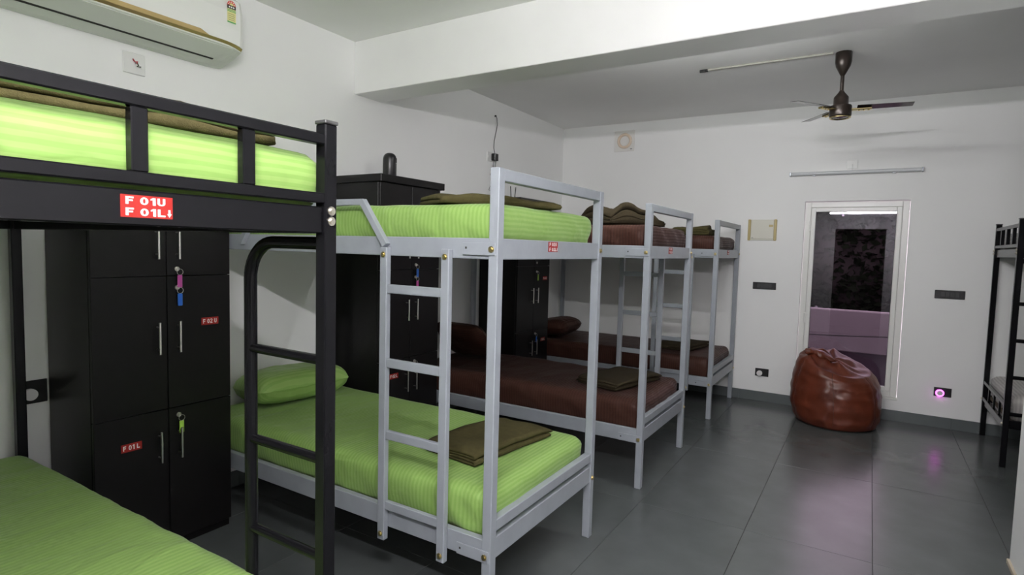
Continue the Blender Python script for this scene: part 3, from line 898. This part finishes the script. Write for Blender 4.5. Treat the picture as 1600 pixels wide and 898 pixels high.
# blank plate with loose wires below it
wp = thing('wall_plate', 'white square wall plate with loose wires under the air conditioner', 'wall plate', (0.0, -0.266, 2.343))
MB().box(0.0005, 0.008, -0.052, 0.052, -0.052, 0.052, 0.003).build('plate', M['white_plastic'], wp)
MB().tube([(0.006, 0.0, 0.012), (0.018, -0.010, 0.018), (0.022, -0.004, 0.006), (0.020, 0.010, 0.010), (0.016, 0.006, 0.0)], 0.0028, 6).build('wire', M['wire_red'], wp)
MB().tube([(0.006, 0.004, 0.004), (0.016, 0.010, 0.004), (0.02, 0.014, -0.008), (0.018, 0.008, -0.014), (0.018, 0.026, -0.012)], 0.0028, 6).build('wire', M['black_rubber'], wp)

# socket, adapter and cable high on the left wall
so = thing('wall_socket', 'white wall socket holding a black adapter high on the left wall', 'socket', (0.0, 2.915, 2.345))
MB().box(0.0005, 0.010, -0.055, 0.055, -0.045, 0.045, 0.003).build('plate', M['white_plastic'], so)
MB().box(0.010, 0.013, -0.045, -0.020, -0.012, 0.012, 0.002).build('rocker', M['white_plastic'], so)
ad = thing('power_adapter', 'black power adapter with thin cables plugged in on the left wall', 'adapter', (0.011, 2.955, 2.345))
MB().box(0.0, 0.045, -0.032, 0.032, -0.034, 0.034, 0.005).build('body', M['black_plastic'], ad)
MB().tube([(0.02, 0.0, 0.03), (0.012, -0.006, 0.09), (0.006, 0.006, 0.16), (0.006, 0.035, 0.25), (0.006, 0.055, 0.32), (0.005, 0.048, 0.38), (0.006, 0.022, 0.40)], 0.0032, 6).build('cable', M['black_rubber'], ad)
MB().lathe([(0.0, 0.0), (0.012, 0.0), (0.008, 0.014), (0.0, 0.016)], (0.004, 0.022, 0.392), 10).build('cable_hook', M['black_rubber'], ad)
MB().tube([(0.02, -0.01, -0.03), (0.01, -0.012, -0.10), (0.01, -0.055, -0.17), (0.01, -0.025, -0.20), (0.01, -0.03, -0.25), (0.01, -0.075, -0.32), (0.01, -0.03, -0.325)], 0.0025, 6).build('cable', M['black_rubber'], ad)
MB().tube([(0.03, 0.012, -0.03), (0.02, 0.010, -0.09), (0.015, -0.02, -0.16)], 0.0025, 6).build('cable', M['black_rubber'], ad)

# ------------------------------------------------------------------ small fittings; local frame: u = right, v = up, w = out of the wall
def on_far(name, label, cat, x, z, group=None):
    return thing(name, label, cat, (x, YF, z), 0, group)
def fb(mb, u0, u1, v0, v1, w0, w1, bev=0.0, mi=0):     # box on far wall (out = -y)
    return mb.box(u0, u1, -w1, -w0, v0, v1, bev, mi)

def switch_plate(label, x, z, w, h):
    t = on_far('switch_plate', label, 'switch', x, z, 'black switch plates on the far wall')
    fb(MB(), -w / 2, w / 2, -h / 2, h / 2, 0.0005, 0.010, 0.003).build('plate', M['black_plastic'], t)
    for k in range(4):
        u0 = -w * .30 + k * w * .155
        fb(MB(), u0, u0 + w * .14, -h * .28, h * .28, 0.010, 0.0135, 0.002).build('rocker', M['switch_grey'], t)
    return t
switch_plate('black switch plate left of the glazed door', 2.295, 1.163, 0.215, 0.070)
switch_plate('black switch plate right of the glazed door', 3.782, 1.171, 0.212, 0.074)

def night_light(label, loc, rz, lit, w=0.125, h=0.078):
    t = thing('night_light', label, 'night light', loc, rz, 'plug-in night lights')
    fb(MB(), -w / 2, w / 2, -h / 2, h / 2, 0.0005, 0.009, 0.002).build('plate', M['black_plastic'], t)
    n = 24
    ang = [2 * PI * k / n for k in range(n + 1)]
    cx, cz, rr = -0.020, -0.008, 0.026
    if lit:
        pts = [(cx + rr * math.cos(a), -0.018, cz + rr * math.sin(a)) for a in ang]
        MB().tube(pts, 0.0055, 8, cap=False).build('light_ring', M['magenta'], t)
        MB().cyl((cx, -0.009, cz), (cx, -0.026, cz), rr - 0.004, 24).build('button', M['night_white'], t)
    else:
        MB().cyl((cx, -0.009, cz), (cx, -0.030, cz), rr, 24).build('button', M['night_white'], t)
    return t
night_light('black socket with unlit white round night light left of the bean bag', (2.317, YF, 0.291), 0, False)
night_light('black socket with glowing magenta night light right of the bean bag', (3.785, YF, 0.316), 0, True)
night_light('black socket with white round night light on the left wall beside the locker', (0.0, -0.710, 0.772), PI / 2, False, 0.096, 0.105)

# distribution box
db = on_far('distribution_box', 'cream distribution box with tan side strips on the far wall', 'fuse box', 2.248, 1.718)
fb(MB(), -0.132, 0.132, -0.102, 0.102, 0.0005, 0.014, 0.003).build('back_box', M['cream_box'], db)
fb(MB(), -0.106, 0.106, -0.088, 0.100, 0.014, 0.022, 0.004).build('cover', M['cream_box'], db)
for s in (-1, 1):
    fb(MB(), s * 0.120 - 0.013, s * 0.120 + 0.013, -0.105, 0.105, 0.014, 0.024, 0.006).build('side_strip', M['tan_strip'], db)
fb(MB(), 0.062, 0.098, 0.030, 0.052, 0.022, 0.0235, 0.0005).build('label_mark', M['tan_strip'], db)
fb(MB(), -0.096, -0.080, -0.080, -0.076, 0.022, 0.0228).build('label_mark', M['black_plastic'], db)

# extractor fan
ef = on_far('extractor_fan', 'white square extractor fan with round peach ring high on the far wall', 'extractor fan', 0.764, 2.698)
fb(MB(), -0.120, 0.120, -0.114, 0.114, 0.0005, 0.012, 0.004).build('frame', M['vent_white'], ef)
n = 32
MB().tube([(0.005 + 0.070 * math.cos(2 * PI * k / n), -0.016, 0.070 * math.sin(2 * PI * k / n)) for k in range(n + 1)], 0.016, 10, cap=False).build('ring', M['vent_ring'], ef)
MB().cyl((0.005, -0.012, 0), (0.005, -0.024, 0), 0.042, 28).build('hub', M['vent_white'], ef)
fb(MB(), 0.072, 0.092, -0.094, -0.087, 0.012, 0.0128).build('label_mark', M['switch_grey'], ef)

# tube lights: one off on the far wall, the lit one behind the camera, an added fill tube on the beam
def tube_light(label, loc, rz, length, mat, off=0.0):
    t = thing('tube_light', label, 'tube light', loc, rz, 'wall tube lights')
    hl = length / 2
    MB().box(-hl, hl, -0.018 - off, -0.0005 - off, -0.014, 0.014, 0.002).build('batten', M['white_plastic'], t)
    MB().tube([(-hl + 0.012, -0.030 - off, 0), (hl - 0.012, -0.030 - off, 0)], 0.017, 14).build('diffuser', mat, t)
    for s in (-1, 1):
        MB().box(s * (hl - 0.006) - 0.007, s * (hl - 0.006) + 0.007, -0.049 - off, -0.0005 - off, -0.019, 0.019, 0.003).build('end_cap', M['tube_cap'], t)
        MB().box(s * hl * 0.6 - 0.012, s * hl * 0.6 + 0.012, -0.022 - off, -0.0005 - off, -0.022, -0.014, 0.001).build('clip', M['tube_cap'], t)
        if off > 0:       # bracket arm holding the batten off the wall
            MB().box(s * hl * 0.6 - 0.010, s * hl * 0.6 + 0.010, -off, -0.0005, -0.006, 0.006, 0.001).build('arm', M['white_plastic'], t)
    return t
tube_light('unlit tube light on the far wall above the glazed door', (3.0, YF, 2.252), 0, 1.06, M['tube_off'])
tube_light('lit tube light on bracket arms above the doorway, mirrored in the glazed door', (3.05, YB, 2.285), PI, 1.15, M['lit'], 0.25)
tube_light('added fill tube light, unseen on the far side of the ceiling beam', (2.3, 1.446, 2.60), PI, 1.15, M['lit_fill'])  # invented lamp, brightens the far half of the room
jb = on_far('junction_box', 'small white cable box just above the unlit tube light', 'cable box', 2.988, 2.325)
fb(MB(), -0.042, 0.042, -0.040, 0.040, 0.0005, 0.008, 0.002).build('plate', M['white_plastic'], jb)
MB().tube([(0.0, -0.008, 0.0), (0.006, -0.016, -0.014), (0.0, -0.016, -0.034), (0.002, -0.012, -0.058)], 0.003, 6).build('wire', M['white_plastic'], jb)

# ------------------------------------------------------------------ ceiling fan
FX, FY = 2.942, 2.948
cf = thing('ceiling_fan', 'dark brown three-blade ceiling fan below the far ceiling', 'ceiling fan', (FX, FY, 0))
MB().lathe([(0.0, 2.735), (0.012, 2.735), (0.018, 2.745), (0.046, 2.800), (0.052, 2.830), (0.052, 2.8955), (0.0, 2.8955)], n=12).build('canopy', M['fan_brown'], cf)
MB().cyl((0, 0, 2.60), (0, 0, 2.745), 0.0125, 14).build('down_rod', M['fan_brown'], cf)
mo = MB().lathe([(0.0, 2.634), (0.014, 2.634), (0.020, 2.622), (0.044, 2.592), (0.047, 2.585), (0.047, 2.535), (0.067, 2.530), (0.070, 2.522), (0.070, 2.462), (0.066, 2.452), (0.0, 2.452)], n=32).build('motor', M['fan_brown'], cf)
MB().lathe([(0.062, 2.453), (0.0675, 2.451), (0.0675, 2.445), (0.062, 2.443), (0.056, 2.449)], n=32).build('gold_rim', M['fan_gold'], mo)
MB().lathe([(0.0, 2.444), (0.040, 2.447), (0.058, 2.4515)], n=24).build('bottom_cap', M['fan_blade'], mo)
for ang in (7, 125, 233):
    a = math.radians(ang)
    bl_ = MB()
    # twisted, tapered blade
    vs, fs = [], []
    for k in range(9):
        f = k / 8
        r = 0.10 + 0.33 * f; w = 0.040 - 0.004 * f; tw = math.radians(-10 + 2 * f)
        for s, dz in ((-1, 0.0012), (1, 0.0012), (1, -0.0012), (-1, -0.0012)):
            vs.append((r, s * w * math.cos(tw), s * w * math.sin(tw) + dz))
    for k in range(8):
        for q in range(4):
            fs.append((k * 4 + q, k * 4 + (q + 1) % 4, k * 4 + 4 + (q + 1) % 4, k * 4 + 4 + q))
    fs += [(3, 2, 1, 0), (32, 33, 34, 35)]
    bl_.add(vs, fs)
    b = bl_.build('blade', M['fan_blade'], cf, (0, 0, 2.512))
    b.rotation_euler = (0, 0, a)
    br = MB().box(0.060, 0.190, -0.021, 0.021, -0.020, -0.006, 0.004)
    for q in range(3):
        br.cyl((0.115 + q * .028, 0, -0.020), (0.115 + q * .028, 0, -0.024), 0.006, 8)
    br.build('blade_bracket', M['fan_gold'], b)
cd = thing('conduit', 'pale cable conduit on the ceiling leading to the fan', 'conduit', (1.996, 2.909, ZC))
MB().box(0.02, 0.885, -0.008, 0.008, -0.014, -0.0005, 0.002).build('pipe', M['conduit'], cd)
MB().cyl((-0.03, 0, -0.01), (0.03, 0, -0.01), 0.011, 10).build('end_fitting', M['black_rubber'], cd)
MB().cyl((0.004, -0.022, -0.012), (0.004, 0.022, -0.012), 0.004, 8).build('clip', M['switch_grey'], cd)

# ------------------------------------------------------------------ bean bag
bbg = thing('bean_bag', 'glossy brown leather bean bag slumped in front of the glazed door', 'bean bag', (2.995, 4.075, 0))
def bag_r(z, a):
    # radius over height
    keys = ((0.0, 0.285), (0.02, 0.325), (0.08, 0.350), (0.18, 0.362), (0.28, 0.356), (0.38, 0.338), (0.46, 0.318), (0.53, 0.285))
    for (z0, r0), (z1, r1) in zip(keys, keys[1:]):
        if z <= z1:
            f = (z - z0) / (z1 - z0)
            return r0 + (r1 - r0) * (f * f * (3 - 2 * f))
    return keys[-1][1]
vs, fs = [], []
NA, NZ = 120, 48
for i in range(NZ + 1):
    f = i / NZ
    for k in range(NA):
        a = 2 * PI * k / NA
        if f < 0.72:
            g = f / 0.72
            z = 0.53 * g
            r = bag_r(z, a)
            top = 0.0
        else:
            g = (f - 0.72) / 0.28
            r = 0.285 * (1 - g) ** 0.75
            z = 0.53 + 0.060 * math.sin(g * PI * .5) + 0.018 * math.sin(a * 7 + g * 4) * g * (1 - g) * 3
            top = g
        # panel seams pull the leather in, wrinkles run round it
        seam = -0.006 * math.exp(-((((a * 6 / (2 * PI)) % 1.0) - .5) / .05) ** 2) if 0.03 < z < 0.56 else 0
        w = 0.016 * fbm(math.cos(a) * 1.3, math.sin(a) * 1.3, z * 3.2) + 0.010 * fbm(math.cos(a) * 3.5, math.sin(a) * 3.5, z * 11 + 4) + 0.005 * fbm(math.cos(a) * 6, math.sin(a) * 6, z * 22)
        w *= min(1, z / 0.05)
        rr = max(0.0, r + (seam + w) * (1 - top * .6))
        x, y = rr * math.cos(a), rr * math.sin(a)
        # slump: higher at left/back, lower at right/front
        zz = z * (1 + 0.17 * (-x * 0.75 + y * .55) / 0.3 * (z / 0.55) ** 2)
        if top > 0:
            # creases fan out from the gathered end at the left
            th = math.atan2(y + 0.08, x + 0.20); dd = math.hypot(x + 0.20, y + 0.08)
            cr = abs(math.sin(th * 3.1 + 0.6 * fbm(x * 5, y * 5, 1.0) + 0.4))
            zz += (0.040 * (1 - cr) ** 1.5 - 0.020) * min(1, top * 3) * min(1, dd / 0.12)
            zz += 0.020 * fbm(x * 9, y * 9, 3.0) * min(1, top * 2)
            zz -= 0.030 * max(0, math.cos(a + 0.9)) * math.sin(top * PI)
        if y > 0:
            y *= 0.98
        vs.append((x - 0.035 * (z / 0.55) ** 2, y, max(zz, 0)))
for i in range(NZ):
    for k in range(NA):
        k2 = (k + 1) % NA
        fs.append((i * NA + k, i * NA + k2, (i + 1) * NA + k2, (i + 1) * NA + k))
fs.append(list(range(NA))[::-1])
MB().add(vs, fs, 0, True).build('body', M['leather'], bbg)
# gathered flap folded over the top, and raised folds running from it
fv, ff = [], []
NU, NV = 28, 14
for i in range(NU + 1):
    u = i / NU
    for j in range(NV):
        b = 2 * PI * j / NV
        rad = 0.062 * max(0.02, math.sin(PI * min(1, 0.06 + u * .94))) ** .45 * (1 + .45 * fbm(u * 6, math.cos(b) * 1.8, math.sin(b) * 1.8)) * (1 - .35 * u)
        fv.append((-0.255 + 0.235 * u + 0.0 + 0.01 * math.cos(b), -0.09 + 0.05 * math.sin(u * 4) + rad * 1.1 * math.cos(b), 0.628 - 0.060 * u + rad * .70 * math.sin(b)))
for i in range(NU):
    for j in range(NV):
        j2 = (j + 1) % NV
        ff.append((i * NV + j, i * NV + j2, (i + 1) * NV + j2, (i + 1) * NV + j))
ff += [list(range(NV))[::-1], list(range(NU * NV, NU * NV + NV))]
MB().add(fv, ff, 0, True).build('top_flap', M['leather'], bbg)
for k in range(6):
    a = 2 * PI * (k + .5) / 6
    pts = []
    for i in range(3, 35):
        v = vs[i * NA + int(round((k + .5) / 6 * NA)) % NA]
        n_ = Vector((v[0], v[1], 0)).normalized()
        pts.append(Vector(v) + n_ * 0.001)
    MB().tube(pts, 0.0022, 5).build('seam', M['seam'], bbg)
